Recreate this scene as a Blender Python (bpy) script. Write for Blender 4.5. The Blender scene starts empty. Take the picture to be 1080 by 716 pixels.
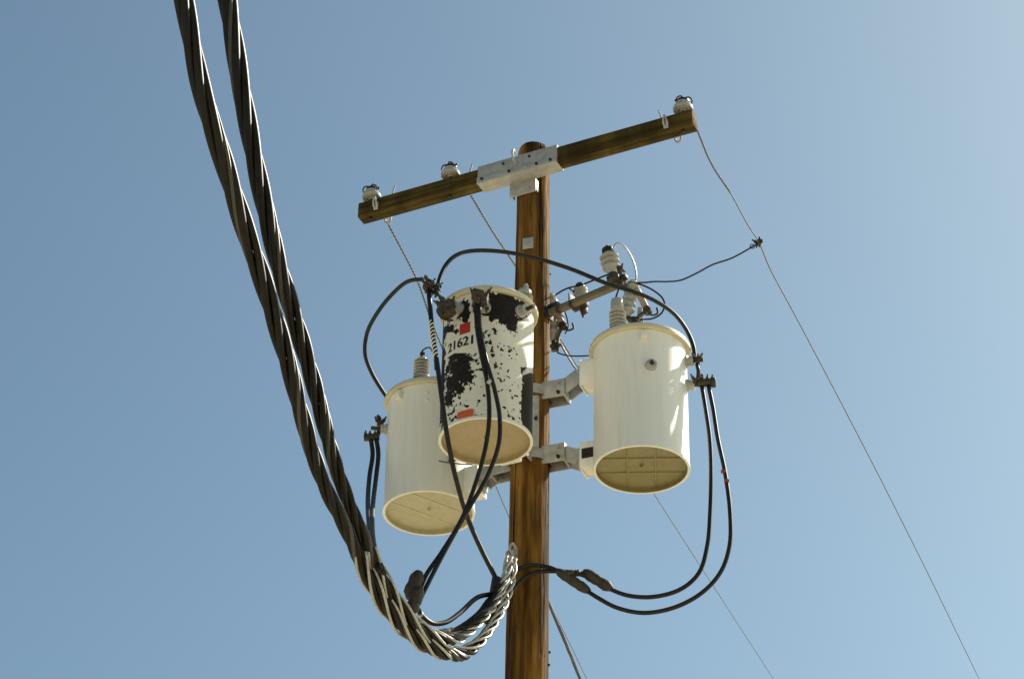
import bpy, bmesh, math, random
from mathutils import Vector, Matrix, noise
random.seed(7)
R = math.radians
V = Vector
sc = bpy.context.scene
C = sc.collection

# ------------------------------------------------------------------ camera
F = 2700.0; PITCH = R(33); ROLL = R(1.0); YAW = R(0.52); D = 13.67
CAM = V((0, -D, 1.6))
fwd = V((-math.sin(YAW)*math.cos(PITCH), math.cos(YAW)*math.cos(PITCH), math.sin(PITCH)))
r0 = V((math.cos(YAW), math.sin(YAW), 0)); u0 = r0.cross(fwd)
RT = r0*math.cos(ROLL)+u0*math.sin(ROLL); UP = -r0*math.sin(ROLL)+u0*math.cos(ROLL)
cd = bpy.data.cameras.new('camera'); cam = bpy.data.objects.new('camera', cd); C.objects.link(cam)
cd.sensor_width = 36; cd.lens = 36*F/1080; cd.clip_end = 5000; cd.clip_start = .1
m = Matrix((RT, UP, -fwd)).transposed().to_4x4(); m.translation = CAM
cam.matrix_world = m
sc.camera = cam

def ray(px, py): return fwd+RT*(px-540)/F-UP*(py-358)/F
def at(px, py, y):
    d = ray(px, py); return CAM+d*((y-CAM.y)/d.y)
def atz(px, py, z):
    d = ray(px, py); return CAM+d*((z-CAM.z)/d.z)

# ------------------------------------------------------------------ helpers
def frame(axis):
    w = V(axis).normalized()
    a = V((0, 0, 1)) if abs(w.z) < .9 else V((1, 0, 0))
    u = a.cross(w).normalized(); v = w.cross(u)
    return u, v, w

class MB:
    def __init__(s): s.v = []; s.f = []
    def add(s, vs, fs):
        o = len(s.v); s.v += [V(p) for p in vs]; s.f += [tuple(i+o for i in f) for f in fs]; return s
    def box(s, c, size, u=(1, 0, 0), v=(0, 1, 0), w=(0, 0, 1), bev=.004):
        bm = bmesh.new(); bmesh.ops.create_cube(bm, size=1)
        for q in bm.verts: q.co = V((q.co.x*size[0], q.co.y*size[1], q.co.z*size[2]))
        if bev: bmesh.ops.bevel(bm, geom=bm.edges[:], offset=min(bev, min(size)*.3), segments=2, affect='EDGES', profile=.5)
        u, v, w, c = V(u), V(v), V(w), V(c)
        bm.verts.index_update()
        s.add([c+u*q.co.x+v*q.co.y+w*q.co.z for q in bm.verts], [[q.index for q in f.verts] for f in bm.faces]); bm.free(); return s
    def bar(s, p, q, wd, th, side=None, bev=.003):
        p, q = V(p), V(q); u, v, w = frame(q-p)
        if side is not None:
            u = (V(side)-w*V(side).dot(w)).normalized(); v = w.cross(u)
        return s.box((p+q)/2, (wd, th, (q-p).length), u, v, w, bev)
    def lathe(s, prof, o, axis=(0, 0, 1), n=28, caps=True):
        u, v, w = frame(axis); o = V(o); vs = []; fs = []
        for r, h in prof:
            for i in range(n):
                a = 2*math.pi*i/n; vs.append(o+w*h+(u*math.cos(a)+v*math.sin(a))*r)
        for j in range(len(prof)-1):
            for i in range(n):
                k = (i+1) % n; fs.append((j*n+i, j*n+k, (j+1)*n+k, (j+1)*n+i))
        if caps:
            fs.append(tuple(range(n-1, -1, -1))); fs.append(tuple((len(prof)-1)*n+i for i in range(n)))
        return s.add(vs, fs)
    def cyl(s, p, q, r, n=14):
        p, q = V(p), V(q); L = (q-p).length; b = min(r*.15, L*.2)
        return s.lathe([(r-b, 0), (r, b), (r, L-b), (r-b, L)], p, q-p, n)
    def tube(s, pts, r, n=10, rf=None):
        pts = [V(p) for p in pts]; N = len(pts); vs = []; fs = []
        t = (pts[1]-pts[0]).normalized(); u, v, w = frame(t)
        for i, p in enumerate(pts):
            t2 = (pts[min(i+1, N-1)]-pts[max(i-1, 0)]).normalized()
            u = (u-t2*u.dot(t2)).normalized(); v = t2.cross(u)
            rr = rf(i/(N-1)) if rf else r
            for k in range(n):
                a = 2*math.pi*k/n; vs.append(p+(u*math.cos(a)+v*math.sin(a))*rr)
        for j in range(N-1):
            for i in range(n):
                k = (i+1) % n; fs.append((j*n+i, j*n+k, (j+1)*n+k, (j+1)*n+i))
        fs.append(tuple(range(n-1, -1, -1))); fs.append(tuple((N-1)*n+i for i in range(n)))
        return s.add(vs, fs)
    def bolt(s, p, axis, r=.012, L=.014, shank=.012):
        p = V(p); a = V(axis).normalized()
        s.lathe([(r, -.004), (r, L*.8), (r*.82, L)], p, a, 6)
        s.cyl(p+a*L*.9, p+a*(L+shank), r*.5, 8); return s

def obj(name, mb, mat, parent=None, angle=35):
    me = bpy.data.meshes.new(name)
    vs = mb.v
    if parent is not None:
        inv = parent_world(parent).inverted(); vs = [inv @ p for p in vs]
    me.from_pydata([tuple(p) for p in vs], [], mb.f)
    bm = bmesh.new(); bm.from_mesh(me); bmesh.ops.recalc_face_normals(bm, faces=bm.faces[:]); bm.to_mesh(me); bm.free()
    me.shade_smooth(); me.set_sharp_from_angle(angle=R(angle))
    me.materials.append(mat)
    o = bpy.data.objects.new(name, me); C.objects.link(o)
    if parent is not None: o.parent = parent
    return o
def parent_world(o):
    m = o.matrix_basis.copy()
    while o.parent: o = o.parent; m = o.matrix_basis @ m
    return m
def thing(name, label, cat, loc=(0, 0, 0), rotz=0, group=None):
    o = bpy.data.objects.new(name, None); C.objects.link(o); o.empty_display_size = .1
    o.location = loc; o.rotation_euler = (0, 0, rotz)
    return tag(o, label, cat, group)
def tag(o, label, cat, group=None):
    o['label'] = label; o['category'] = cat
    if group: o['group'] = group
    return o

def spline(pts, step=.02):
    """centripetal Catmull-Rom through the points, evenly resampled"""
    P = [V(p) for p in pts]
    P = [P[0]*2-P[1]]+P+[P[-1]*2-P[-2]]; out = []
    for i in range(1, len(P)-2):
        a, b, c, d = P[i-1:i+3]
        t0 = 0; t1 = t0+(b-a).length**.5; t2 = t1+(c-b).length**.5; t3 = t2+(d-c).length**.5
        n = max(6, int((c-b).length/.01))
        for k in range(n):
            t = t1+(t2-t1)*k/n
            A1 = a*((t1-t)/(t1-t0))+b*((t-t0)/(t1-t0)); A2 = b*((t2-t)/(t2-t1))+c*((t-t1)/(t2-t1)); A3 = c*((t3-t)/(t3-t2))+d*((t-t2)/(t3-t2))
            B1 = A1*((t2-t)/(t2-t0))+A2*((t-t0)/(t2-t0)); B2 = A2*((t3-t)/(t3-t1))+A3*((t-t1)/(t3-t1))
            out.append(B1*((t2-t)/(t2-t1))+B2*((t-t1)/(t2-t1)))
    out.append(P[-2])
    res = [out[0]]; acc = 0
    for p, q in zip(out, out[1:]):
        acc += (q-p).length
        if acc >= step: res.append(q); acc = 0
    if (res[-1]-out[-1]).length > 1e-4: res.append(out[-1])
    return res
def cp(l): return [at(*p) for p in l]

# ------------------------------------------------------------------ materials
class NT:
    def __init__(s, name):
        s.m = bpy.data.materials.new(name); s.m.use_nodes = True; s.t = s.m.node_tree
        s.b = s.t.nodes['Principled BSDF']
    def n(s, typ, **kw):
        q = s.t.nodes.new(typ)
        for k, v in kw.items():
            if k in q.inputs.keys(): q.inputs[k].default_value = v
            else: setattr(q, k, v)
        return q
    def l(s, a, b): s.t.links.new(a, b)
    def coord(s, scale=(1, 1, 1)):
        c = s.n('ShaderNodeTexCoord'); mp = s.n('ShaderNodeMapping'); mp.inputs['Scale'].default_value = scale
        s.l(c.outputs['Object'], mp.inputs['Vector']); return mp.outputs[0]
    def noise(s, vec, scale, detail=4, rough=.6):
        q = s.n('ShaderNodeTexNoise'); q.inputs['Scale'].default_value = scale; q.inputs['Detail'].default_value = detail; q.inputs['Roughness'].default_value = rough
        s.l(vec, q.inputs['Vector']); return q.outputs['Fac']
    def ramp(s, fac, stops):
        q = s.n('ShaderNodeValToRGB'); e = q.color_ramp.elements
        while len(e) < len(stops): e.new(.5)
        for x, (p, c) in zip(e, stops): x.position = p; x.color = (*c, 1) if len(c) == 3 else c
        s.l(fac, q.inputs[0]); return q.outputs[0]
    def mix(s, fac, a, b, mode='MIX'):
        q = s.n('ShaderNodeMix', data_type='RGBA', blend_type=mode)
        for sock, v in ((q.inputs[0], fac), (q.inputs[6], a), (q.inputs[7], b)):
            if hasattr(v, 'is_linked'): s.l(v, sock)
            else: sock.default_value = v if isinstance(v, (int, float)) else (*v, 1)
        return q.outputs[2]
    def bump(s, h, strength=.4, dist=.01):
        q = s.n('ShaderNodeBump'); q.inputs['Strength'].default_value = strength; q.inputs['Distance'].default_value = dist
        s.l(h, q.inputs['Height']); s.l(q.outputs[0], s.b.inputs['Normal'])
    def col(s, c):
        if hasattr(c, 'is_linked'): s.l(c, s.b.inputs['Base Color'])
        else: s.b.inputs['Base Color'].default_value = (*c, 1)
    def set(s, rough=.5, metal=0, spec=.5):
        s.b.inputs['Roughness'].default_value = rough; s.b.inputs['Metallic'].default_value = metal; s.b.inputs['Specular IOR Level'].default_value = spec

def simple(name, a, b, scale=20, rough=.5, metal=0, spec=.5, bump=.1, stretch=(1, 1, 1)):
    q = NT(name); v = q.coord(stretch); f = q.noise(v, scale, 6)
    q.col(q.ramp(f, [(.3, a), (.7, b)])); q.set(rough, metal, spec)
    if bump: q.bump(q.noise(v, scale*3, 5), bump, .004)
    return q.m

def wood(name, stops, stretch, seed_scale=1.0, bump=.6, crack=(.015, .008, .004)):
    q = NT(name)
    v = q.coord(stretch)
    g = q.noise(v, 14*seed_scale, 8, .65)
    base = q.ramp(g, stops)
    big = q.noise(q.coord((2, 2, .5)), 2.0, 3)
    base = q.mix(q.ramp(big, [(.36, (0, 0, 0)), (.62, (.72, .72, .72))]), base, tuple(.55*c for c in stops[0][1]))
    st2 = tuple(s*.6 if s < 1 else s*1.6 for s in stretch)
    cr = q.noise(q.coord(st2), 16*seed_scale, 3, .5)
    cm = q.ramp(cr, [(.325, (1, 1, 1)), (.375, (0, 0, 0))])
    base = q.mix(cm, base, crack)
    kn = q.n('ShaderNodeTexVoronoi'); kn.inputs['Scale'].default_value = 2.2; q.l(q.coord(tuple(max(.45, min(1.6, s)) for s in stretch)), kn.inputs['Vector'])
    km = q.ramp(kn.outputs['Distance'], [(.05, (1, 1, 1)), (.1, (0, 0, 0))])
    base = q.mix(km, base, crack)
    q.col(base); q.set(.8, 0, .12)
    hm = q.n('ShaderNodeMath', operation='SUBTRACT'); q.l(g, hm.inputs[0]); q.l(cm, hm.inputs[1])
    q.bump(hm.outputs[0], bump, .012)
    return q.m

M = {}
M['pole'] = wood('treated pole wood', [(.34, (.04, .018, .003)), (.47, (.14, .066, .011)), (.58, (.29, .145, .028)), (.70, (.44, .255, .075))], (1, 1, .07), 1.0, .9)
M['arm'] = wood('treated crossarm wood', [(.34, (.03, .021, .005)), (.5, (.085, .060, .013)), (.68, (.14, .098, .022))], (.06, 1, 1), 1.3, .4)
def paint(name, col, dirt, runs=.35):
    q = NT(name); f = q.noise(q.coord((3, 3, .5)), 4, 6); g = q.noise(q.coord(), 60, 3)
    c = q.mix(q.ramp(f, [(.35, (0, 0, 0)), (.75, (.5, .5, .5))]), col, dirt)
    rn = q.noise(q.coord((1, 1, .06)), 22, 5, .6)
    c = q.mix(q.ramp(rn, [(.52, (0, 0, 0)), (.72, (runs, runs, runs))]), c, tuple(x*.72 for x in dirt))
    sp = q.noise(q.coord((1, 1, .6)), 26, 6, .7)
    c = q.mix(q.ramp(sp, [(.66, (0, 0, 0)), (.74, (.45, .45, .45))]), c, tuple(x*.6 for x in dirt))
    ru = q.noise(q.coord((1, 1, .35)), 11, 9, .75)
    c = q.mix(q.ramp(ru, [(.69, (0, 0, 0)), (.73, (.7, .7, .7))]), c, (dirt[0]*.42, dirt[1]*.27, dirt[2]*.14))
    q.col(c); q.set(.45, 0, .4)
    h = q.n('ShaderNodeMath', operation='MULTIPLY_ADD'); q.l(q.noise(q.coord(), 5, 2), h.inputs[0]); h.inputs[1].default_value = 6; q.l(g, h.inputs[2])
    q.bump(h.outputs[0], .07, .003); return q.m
M['ivory'] = paint('ivory tank paint', (.80, .79, .735), (.73, .71, .635))
M['cream'] = paint('cream tank paint', (.79, .77, .69), (.71, .675, .57))
M['under'] = paint('shade toned underside paint', (.225, .19, .08), (.16, .13, .05))  # underside shade worked into the base colour, well below the tank paint
M['under_pale'] = paint('shade toned pale underside paint', (.38, .30, .165), (.31, .235, .12))  # front tank underside, shade put into the colour too
M['under_rib'] = paint('shade toned rib paint', (.235, .205, .085), (.18, .15, .06))  # rib tone just above the shade-toned right underside
M['under_mid'] = paint('shade toned olive underside paint', (.44, .405, .27), (.36, .32, .19))  # left tank underside, milder shade put into the colour
M['rib_pale'] = paint('shade toned pale rib paint', (.55, .51, .37), (.45, .41, .28))  # left ribs, lighter than their shade-toned plate
M['rim'] = paint('tan rim paint', (.60, .55, .39), (.50, .44, .28))
M['galv'] = simple('galvanised steel', (.30, .30, .285), (.45, .44, .41), 22, .55, .35, .5)
M['alu'] = simple('bare aluminium', (.45, .44, .41), (.6, .59, .55), 40, .42, .6, .5, .1)
M['bronze'] = simple('tarnished bronze hardware', (.028, .023, .015), (.085, .068, .04), 40, .6, .3, .4, .3)
M['dark'] = simple('dark steel hardware', (.012, .011, .01), (.035, .03, .025), 40, .5, .2, .4, .2)
M['cable'] = simple('black cable insulation', (.007, .006, .004), (.017, .0145, .0095), 30, .48, 0, .3, .08)
M['cable_old'] = simple('weathered black insulation', (.0065, .005, .002), (.016, .012, .005), 20, .46, 0, .22, .1)
M['porcelain'] = simple('grey white glazed porcelain', (.30, .295, .265), (.40, .39, .355), 8, .25, 0, .6, 0)
M['cap'] = simple('black polymer cap', (.006, .006, .006), (.014, .013, .012), 10, .4, 0, .5, 0)
M['fuse'] = simple('brown fibre tube', (.40, .27, .19), (.55, .40, .31), 20, .5, 0, .4, 0)
M['sleeve'] = simple('taped connector sleeve', (.02, .016, .009), (.055, .042, .024), 30, .65, 0, .4, .5)
M['thin'] = simple('grey stranded wire', (.07, .065, .055), (.16, .15, .125), 300, .6, .1, .1, 0)
M['red'] = simple('faded red decal', (.32, .025, .018), (.42, .04, .03), 60, .6, 0, .3, 0)
M['orange'] = simple('faded orange decal', (.48, .085, .04), (.6, .13, .06), 60, .6, 0, .3, 0)
M['ink'] = simple('black printed ink', (.008, .008, .008), (.02, .02, .018), 60, .6, 0, .3, 0)
M['decalw'] = simple('white number decal', (.66, .65, .57), (.74, .72, .64), 30, .55, 0, .3, 0)
M['darkwire'] = simple('dark oxidised wire', (.014, .012, .01), (.03, .026, .02), 60, .9, 0, .0, 0)
M['redmark'] = simple('red marking tape', (.22, .03, .03), (.30, .05, .04), 30, .6, 0, .3, 0)
M['greyarm'] = simple('grey fibreglass arm', (.10, .085, .05), (.17, .14, .085), 12, .55, 0, .4, .1)
M['tagm'] = simple('weathered number tag', (.38, .38, .36), (.5, .5, .47), 60, .5, .4, .5, .1)
# stripes of spiral wrap on a wire
def striped(name, a, b, period):
    q = NT(name); at_ = q.n('ShaderNodeAttribute', attribute_name='along')
    mt = q.n('ShaderNodeMath', operation='FRACT'); d = q.n('ShaderNodeMath', operation='DIVIDE'); d.inputs[1].default_value = period
    q.l(at_.outputs['Fac'], d.inputs[0]); q.l(d.outputs[0], mt.inputs[0])
    q.col(q.ramp(mt.outputs[0], [(.44, a), (.56, b)])); q.set(.5); return q.m
# peeling paint
q = NT('peeling white paint over black')
a_ = q.n('ShaderNodeAttribute', attribute_name='peel')
fn = q.noise(q.coord(), 170, 5, .7)
s1 = q.n('ShaderNodeMath', operation='MULTIPLY_ADD'); q.l(fn, s1.inputs[0]); s1.inputs[1].default_value = .34; q.l(a_.outputs['Fac'], s1.inputs[2])
mask = q.ramp(s1.outputs[0], [(.655, (0, 0, 0)), (.675, (1, 1, 1))])
f = q.noise(q.coord((3, 3, .6)), 4, 6)
wc = q.mix(q.ramp(f, [(.35, (0, 0, 0)), (.75, (.5, .5, .5))]), (.72, .70, .62), (.62, .57, .44))
dk = q.ramp(q.noise(q.coord(), 50, 4), [(.3, (.005, .0045, .003)), (.75, (.028, .021, .012))])
q.col(q.mix(mask, wc, dk)); q.set(.65, 0, .2); q.bump(mask, -.5, .002)
M['peel'] = q.m
q = NT('dry grass ground'); v = q.coord(); g1 = q.noise(v, .35, 6); g2 = q.noise(v, 14, 6)
q.col(q.mix(.4, q.ramp(g1, [(.35, (.42, .37, .25)), (.65, (.54, .48, .34))]), q.ramp(g2, [(.3, (.28, .24, .15)), (.7, (.58, .52, .38))])))
q.set(.95, 0, .1); q.bump(g2, .5, .03); M['ground'] = q.m

# ------------------------------------------------------------------ world and sun
SUN_AZ = R(34); SUN_EL = R(42)
w = bpy.data.worlds.new('World'); sc.world = w; w.use_nodes = True
nt = w.node_tree; bg = nt.nodes['Background']
sky = nt.nodes.new('ShaderNodeTexSky'); sky.sky_type = 'NISHITA'; sky.sun_disc = False
sky.sun_elevation = SUN_EL; sky.sun_rotation = R(90)-SUN_AZ
sky.air_density = 1.0; sky.dust_density = 2.0; sky.ozone_density = 1.0
hs = nt.nodes.new('ShaderNodeMix'); hs.data_type = 'RGBA'; hs.blend_type = 'MULTIPLY'; hs.inputs[0].default_value = 1; hs.inputs[7].default_value = (.92, 1.045, .93, 1)
nt.links.new(sky.outputs[0], hs.inputs[6]); gm = nt.nodes.new('ShaderNodeGamma'); gm.inputs[1].default_value = 1.25
nt.links.new(hs.outputs[2], gm.inputs[0]); hv = nt.nodes.new('ShaderNodeHueSaturation'); hv.inputs['Saturation'].default_value = .93
nt.links.new(gm.outputs[0], hv.inputs['Color']); nt.links.new(hv.outputs[0], bg.inputs[0])
bg.inputs[1].default_value = .0575
sd = bpy.data.lights.new('sun', 'SUN'); sd.energy = 5.0; sd.angle = R(.5); sd.color = (1, .93, .80)
so = bpy.data.objects.new('sun', sd); C.objects.link(so)
sdir = V((math.cos(SUN_AZ)*math.cos(SUN_EL), math.sin(SUN_AZ)*math.cos(SUN_EL), math.sin(SUN_EL)))
so.rotation_euler = sdir.to_track_quat('Z', 'Y').to_euler(); so.location = sdir*40
sc.view_settings.view_transform = 'Standard'; sc.view_settings.look = 'None'; sc.view_settings.gamma = 1
sc.view_settings.exposure = 0.6

# ------------------------------------------------------------------ ground
mb = MB(); G = 600
mb.add([(-G, -G, 0), (G, -G, 0), (G, G, 0), (-G, G, 0)], [(0, 1, 2, 3)])
o = obj('ground', mb, M['ground']); o['kind'] = 'structure'; o['label'] = 'dry tan ground around the foot of the pole'; o['category'] = 'ground'

# ------------------------------------------------------------------ utility pole
ZT = 11.985
def prad(z): return .178-.0060*z
pole = thing('utility_pole', 'round brown treated wooden utility pole carrying the crossarm and transformers', 'utility pole')
CH = []
for k in range(26):
    CH.append((random.uniform(0, 2*math.pi), random.uniform(4, 12), random.uniform(.4, 1.6), random.uniform(.006, .013), random.uniform(.010, .022)))
GF = [(random.uniform(-2.6, -.3), random.uniform(7.5, 11.9)) for k in range(46)]
mb = MB(); n = 168; rings = 420; vs = []; fs = []
for j in range(rings+1):
    z = ZT*j/rings
    for i in range(n):
        a = 2*math.pi*i/n
        d = noise.noise(V((math.cos(a)*1.4, math.sin(a)*1.4, z*.7)))*.006+noise.noise(V((math.cos(a)*9, math.sin(a)*9, z*.9)))*.0028
        d += noise.noise(V((math.cos(a)*5, math.sin(a)*5, z*9)))*.0015
        for c_, zc, hl, dp, wd in CH:
            dz_ = abs(z-zc)
            if dz_ < hl:
                da = (a-c_-.05*math.sin(z*2+c_)+math.pi) % (2*math.pi)-math.pi
                if abs(da) < .09: d -= dp*math.exp(-(da/.022)**2)*(1-(dz_/hl)**4)
        if z > 7.3:
            for ga, gz_ in GF:
                if abs(z-gz_) < .03:
                    da = (a-ga+math.pi) % (2*math.pi)-math.pi
                    if abs(da) < .12: d -= .005*math.exp(-(da/.045)**2-((z-gz_)/.014)**2)
        r = prad(z)+d
        if j == rings: r -= .008
        vs.append((r*math.cos(a), r*math.sin(a), z))
for j in range(rings):
    for i in range(n):
        k = (i+1) % n; fs.append((j*n+i, j*n+k, (j+1)*n+k, (j+1)*n+i))
fs.append(tuple(rings*n+i for i in range(n)))
mb.add(vs, fs); obj('shaft', mb, M['pole'], pole, 60)
# tag plate nailed on the pole face
p = at(557, 257, -.114); a = math.atan2(p.y, p.x); rr = prad(p.z)
o_ = V((math.cos(a), math.sin(a), 0)); t_ = V((-math.sin(a), math.cos(a), 0)); pc = V((0, 0, p.z))+o_*(rr+.012)
tg = obj('number_tag', MB().box(pc, (.07, .004, .085), t_, o_, (0, 0, 1), .001), M['tagm'], pole)
for dx, dz in ((-.026, .034), (.026, -.034)): obj('rivet', MB().bolt(pc+o_*.003+t_*dx+V((0, 0, dz)), o_, .005, .003, .001), M['galv'], tg)
obj('embossed_mark', MB().box(pc+o_*.0025+t_*.004+V((0, 0, -.006)), (.026, .003, .034), t_, o_, (0, 0, 1), .001), M['galv'], tg)
# staples, nails and splinters sticking out of the pole
for px, py in ((580.5, 288), (579, 688), (579, 703)):
    p = at(px, py, 0); z = p.z; a = R(random.uniform(-25, 5)); o_ = V((math.cos(a), math.sin(a), 0))
    s = V((0, 0, z))+o_*(prad(z)-.01)
    obj('staple', MB().bar(s, s+o_*.019+V((0, 0, -.004)), .010, .014, None, .003), M['dark'], pole)

# ------------------------------------------------------------------ crossarm
AA = R(-26); ac = at(556.5, 176.5, -.165); AL = 2.40; AH = .12; AD = .095
arm = thing('crossarm', 'long brown wooden crossarm bolted across the top of the pole', 'crossarm', ac, AA)
ax = V((math.cos(AA), math.sin(AA), 0)); ay = V((-math.sin(AA), math.cos(AA), 0)); az = V((0, 0, 1))
def A(x, y, z): return ac+ax*x+ay*y+az*z
mb = MB(); mb.box(A(-.03, 0, 0), (2.44, AD, AH), ax, ay, az, .008); obj('beam', mb, M['arm'], arm)
# steel sleeve in the middle: channel over the front and under the beam
mb = MB(); sx0, sx1 = -.34, .24; sm = (sx0+sx1)/2; sl = sx1-sx0
f0 = -AD/2-.006; b0 = -AH/2-.006
mb.box(A(sm, f0, .0), (sl, .009, AH+.012), ax, ay, az, .003)
mb.box(A(sm, -.004, b0-.003), (sl, AD+.012, .009), ax, ay, az, .003)
mb.box(A(sm, f0-.012, b0+.012), (sl, .012, .05), ax, ay, az, .004)
mb.box(A(sm, .0, AH/2+.008), (sl, AD+.02, .008), ax, ay, az, .003)
slv = obj('steel_sleeve', mb, M['galv'], arm)
for x in (-.30, -.10, .10, .20):
    obj('bolt', MB().bolt(A(x, f0-.018, b0+.014), -ay, .011, .010, .006), M['dark'], slv)
for x in (-.15, .04):
    obj('bolt', MB().bolt(A(x, f0-.005, .035), -ay, .009, .008, .004), M['dark'], slv)
# hook bolt on the face of the sleeve
c0 = A(-.06, f0-.004, .012)
mb = MB().tube(spline([c0, c0-ay*.03+az*.01, c0-ay*.05+az*.05, c0-ay*.035+az*.085, c0-ay*.01+az*.075], .006), .009, 10)
mb.lathe([(.02, 0), (.02, .006)], c0, -ay, 16); obj('eye_bolt', mb, M['galv'], slv)
# gain bracket between sleeve and pole
mb = MB()
mb.box(A(-.055, .045, b0-.055), (.19, .012, .11), ax, ay, az, .004)
mb.box(A(-.144, .075, b0-.05), (.012, .06, .085), ax, ay, az, .004)
mb.box(A(.034, .075, b0-.05), (.012, .06, .085), ax, ay, az, .004)
gb = obj('pole_bracket', mb, M['galv'], arm)
obj('bolt', MB().bolt(A(-.01, .038, b0-.085), -ay, .014, .014, .02), M['galv'], gb)
# through eye bolts near the ends and the shackles that hold the line wires
ends = {}
for x, up in ((-1.085, 1), (1.03, 1), (-.50, 0)):
    c0 = A(x-.02, -AD/2-.002, .0)
    if up:
        mb = MB().box(c0-ay*.004-az*.012, (.034, .01, .06), ax, ay, az, .003)
        mb.tube(spline([c0+ax*.010-az*.03, c0-ay*.022+ax*.012+az*.0, c0-ay*.03+az*.045, c0-ay*.022-ax*.012+az*.0, c0-ax*.010-az*.03], .006), .0065, 8)
        obj('eye_bolt', mb, M['galv'], arm)
    c1 = A(x+.025, AD/2-.01, -AH/2-.02)
    mb = MB().tube(spline([c1-ax*.02+az*.03, c1-ax*.02-az*.006, c1-az*.03, c1+ax*.02-az*.006, c1+ax*.02+az*.03], .006), .0065, 8)
    mb.box(c1+az*.028, (.06, .03, .014), ax, ay, az, .003)
    if up: obj('shackle', mb, M['galv'], arm)
    # slim spike leaning outward beside the insulator
    s0 = A(x+(.06 if x < 0 else -.06), -.0, AH/2-.01)
    obj('pin', MB().cyl(s0, s0+az*.11+ax*(.03 if x < 0 else -.03), .0055, 8), M['galv'], arm)
# ------------------------------------------------------------------ pin insulators
def insulator_parts(t):
    pr = [(.014, .0), (.022, .002), (.024, .016), (.034, .016), (.037, .006), (.043, .006), (.046, .018), (.053, .016), (.058, .008), (.064, .009), (.066, .022), (.060, .040), (.048, .050), (.045, .056), (.048, .064), (.03, .070)]
    o = t.location
    obj('bell', MB().lathe(pr, o, az, 40), M['porcelain'], t)
    obj('cap', MB().lathe([(.040, .068), (.044, .072), (.041, .088), (.028, .094)], o, az, 24), M['cap'], t)
    mb = MB()
    for sgn in (1, -1):
        mb.tube(spline([o+V((sgn*.044, 0, .074)), o+V((sgn*.048, .01, .092)), o+V((sgn*.036, .02, .104)), o+V((sgn*.02, .02, .104)), o+V((0, .01, .092))], .005), .006, 7)
        mb.tube(spline([o+V((sgn*.05, -.02, .060)), o+V((sgn*.052, -.035, .074)), o+V((sgn*.03, -.045, .088)), o+V((0, -.02, .094))], .005), .005, 7)
    obj('tie_wire', mb, M['dark'], t)
    mb = MB().cyl(o-az*(AH+.045), o+az*.02, .0105, 10); mb.lathe([(.018, 0), (.018, .018)], o-az*(AH+.022), az, 6)
    obj('pin', mb, M['dark'], t)
ins0 = None
for x, lab in ((-1.165, 'white porcelain pin insulator at the lower left end of the crossarm'),
               (-.565, 'white porcelain pin insulator between the left end and the steel sleeve'),
               (1.115, 'white porcelain pin insulator at the upper right end of the crossarm')):
    loc = A(x, -.014, AH/2+.024)
    if ins0 is None:
        ins0 = thing('pin_insulator', lab, 'insulator', (0, 0, 0), 0, 'pin insulators on the crossarm'); insulator_parts(ins0); ins0.location = loc; ins0.rotation_euler.z = AA
    else:
        c = ins0.copy(); C.objects.link(c); c.location = loc; c['label'] = lab; c.rotation_euler.z = AA+.6*x
        for ch in list(ins0.children):
            d = ch.copy(); C.objects.link(d); d.parent = c

# ------------------------------------------------------------------ line wires leaving behind the crossarm
def wire(name, label, cat, pts, r, mat, group=None, parent=None, step=.03, n=8):
    o = obj(name, MB().tube(spline(pts, step), r, n), mat, parent, 180)
    if parent is None: tag(o, label, cat, group)
    return o
def strands(pts, r_helix, r_str, k, lay, n=6, ph0=0, step=.012, rh=None, layf=None):
    """k thin wires twisted around a path"""
    P = spline(pts, step); N = len(P); u = None; mb = MB(); lines = [[] for _ in range(k)]; s = 0; turn = 0
    for i in range(N):
        t = (P[min(i+1, N-1)]-P[max(i-1, 0)]).normalized()
        if u is None: u = frame(t)[0]
        u = (u-t*u.dot(t)).normalized(); v = t.cross(u)
        if i: s += (P[i]-P[i-1]).length
        if i: turn += (P[i]-P[i-1]).length/(layf(s) if layf else lay)
        for q in range(k):
            a = ph0+2*math.pi*(turn+q/k); lines[q].append(P[i]+(u*math.cos(a)+v*math.sin(a))*(rh(s) if rh else r_helix))
    for L in lines: mb.tube(L, r_str, n)
    return mb
def ext(pts, L, drop=0):
    d = (pts[-1]-pts[-2]).normalized(); return pts+[pts[-1]+d*L-V((0, 0, drop))]

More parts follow.
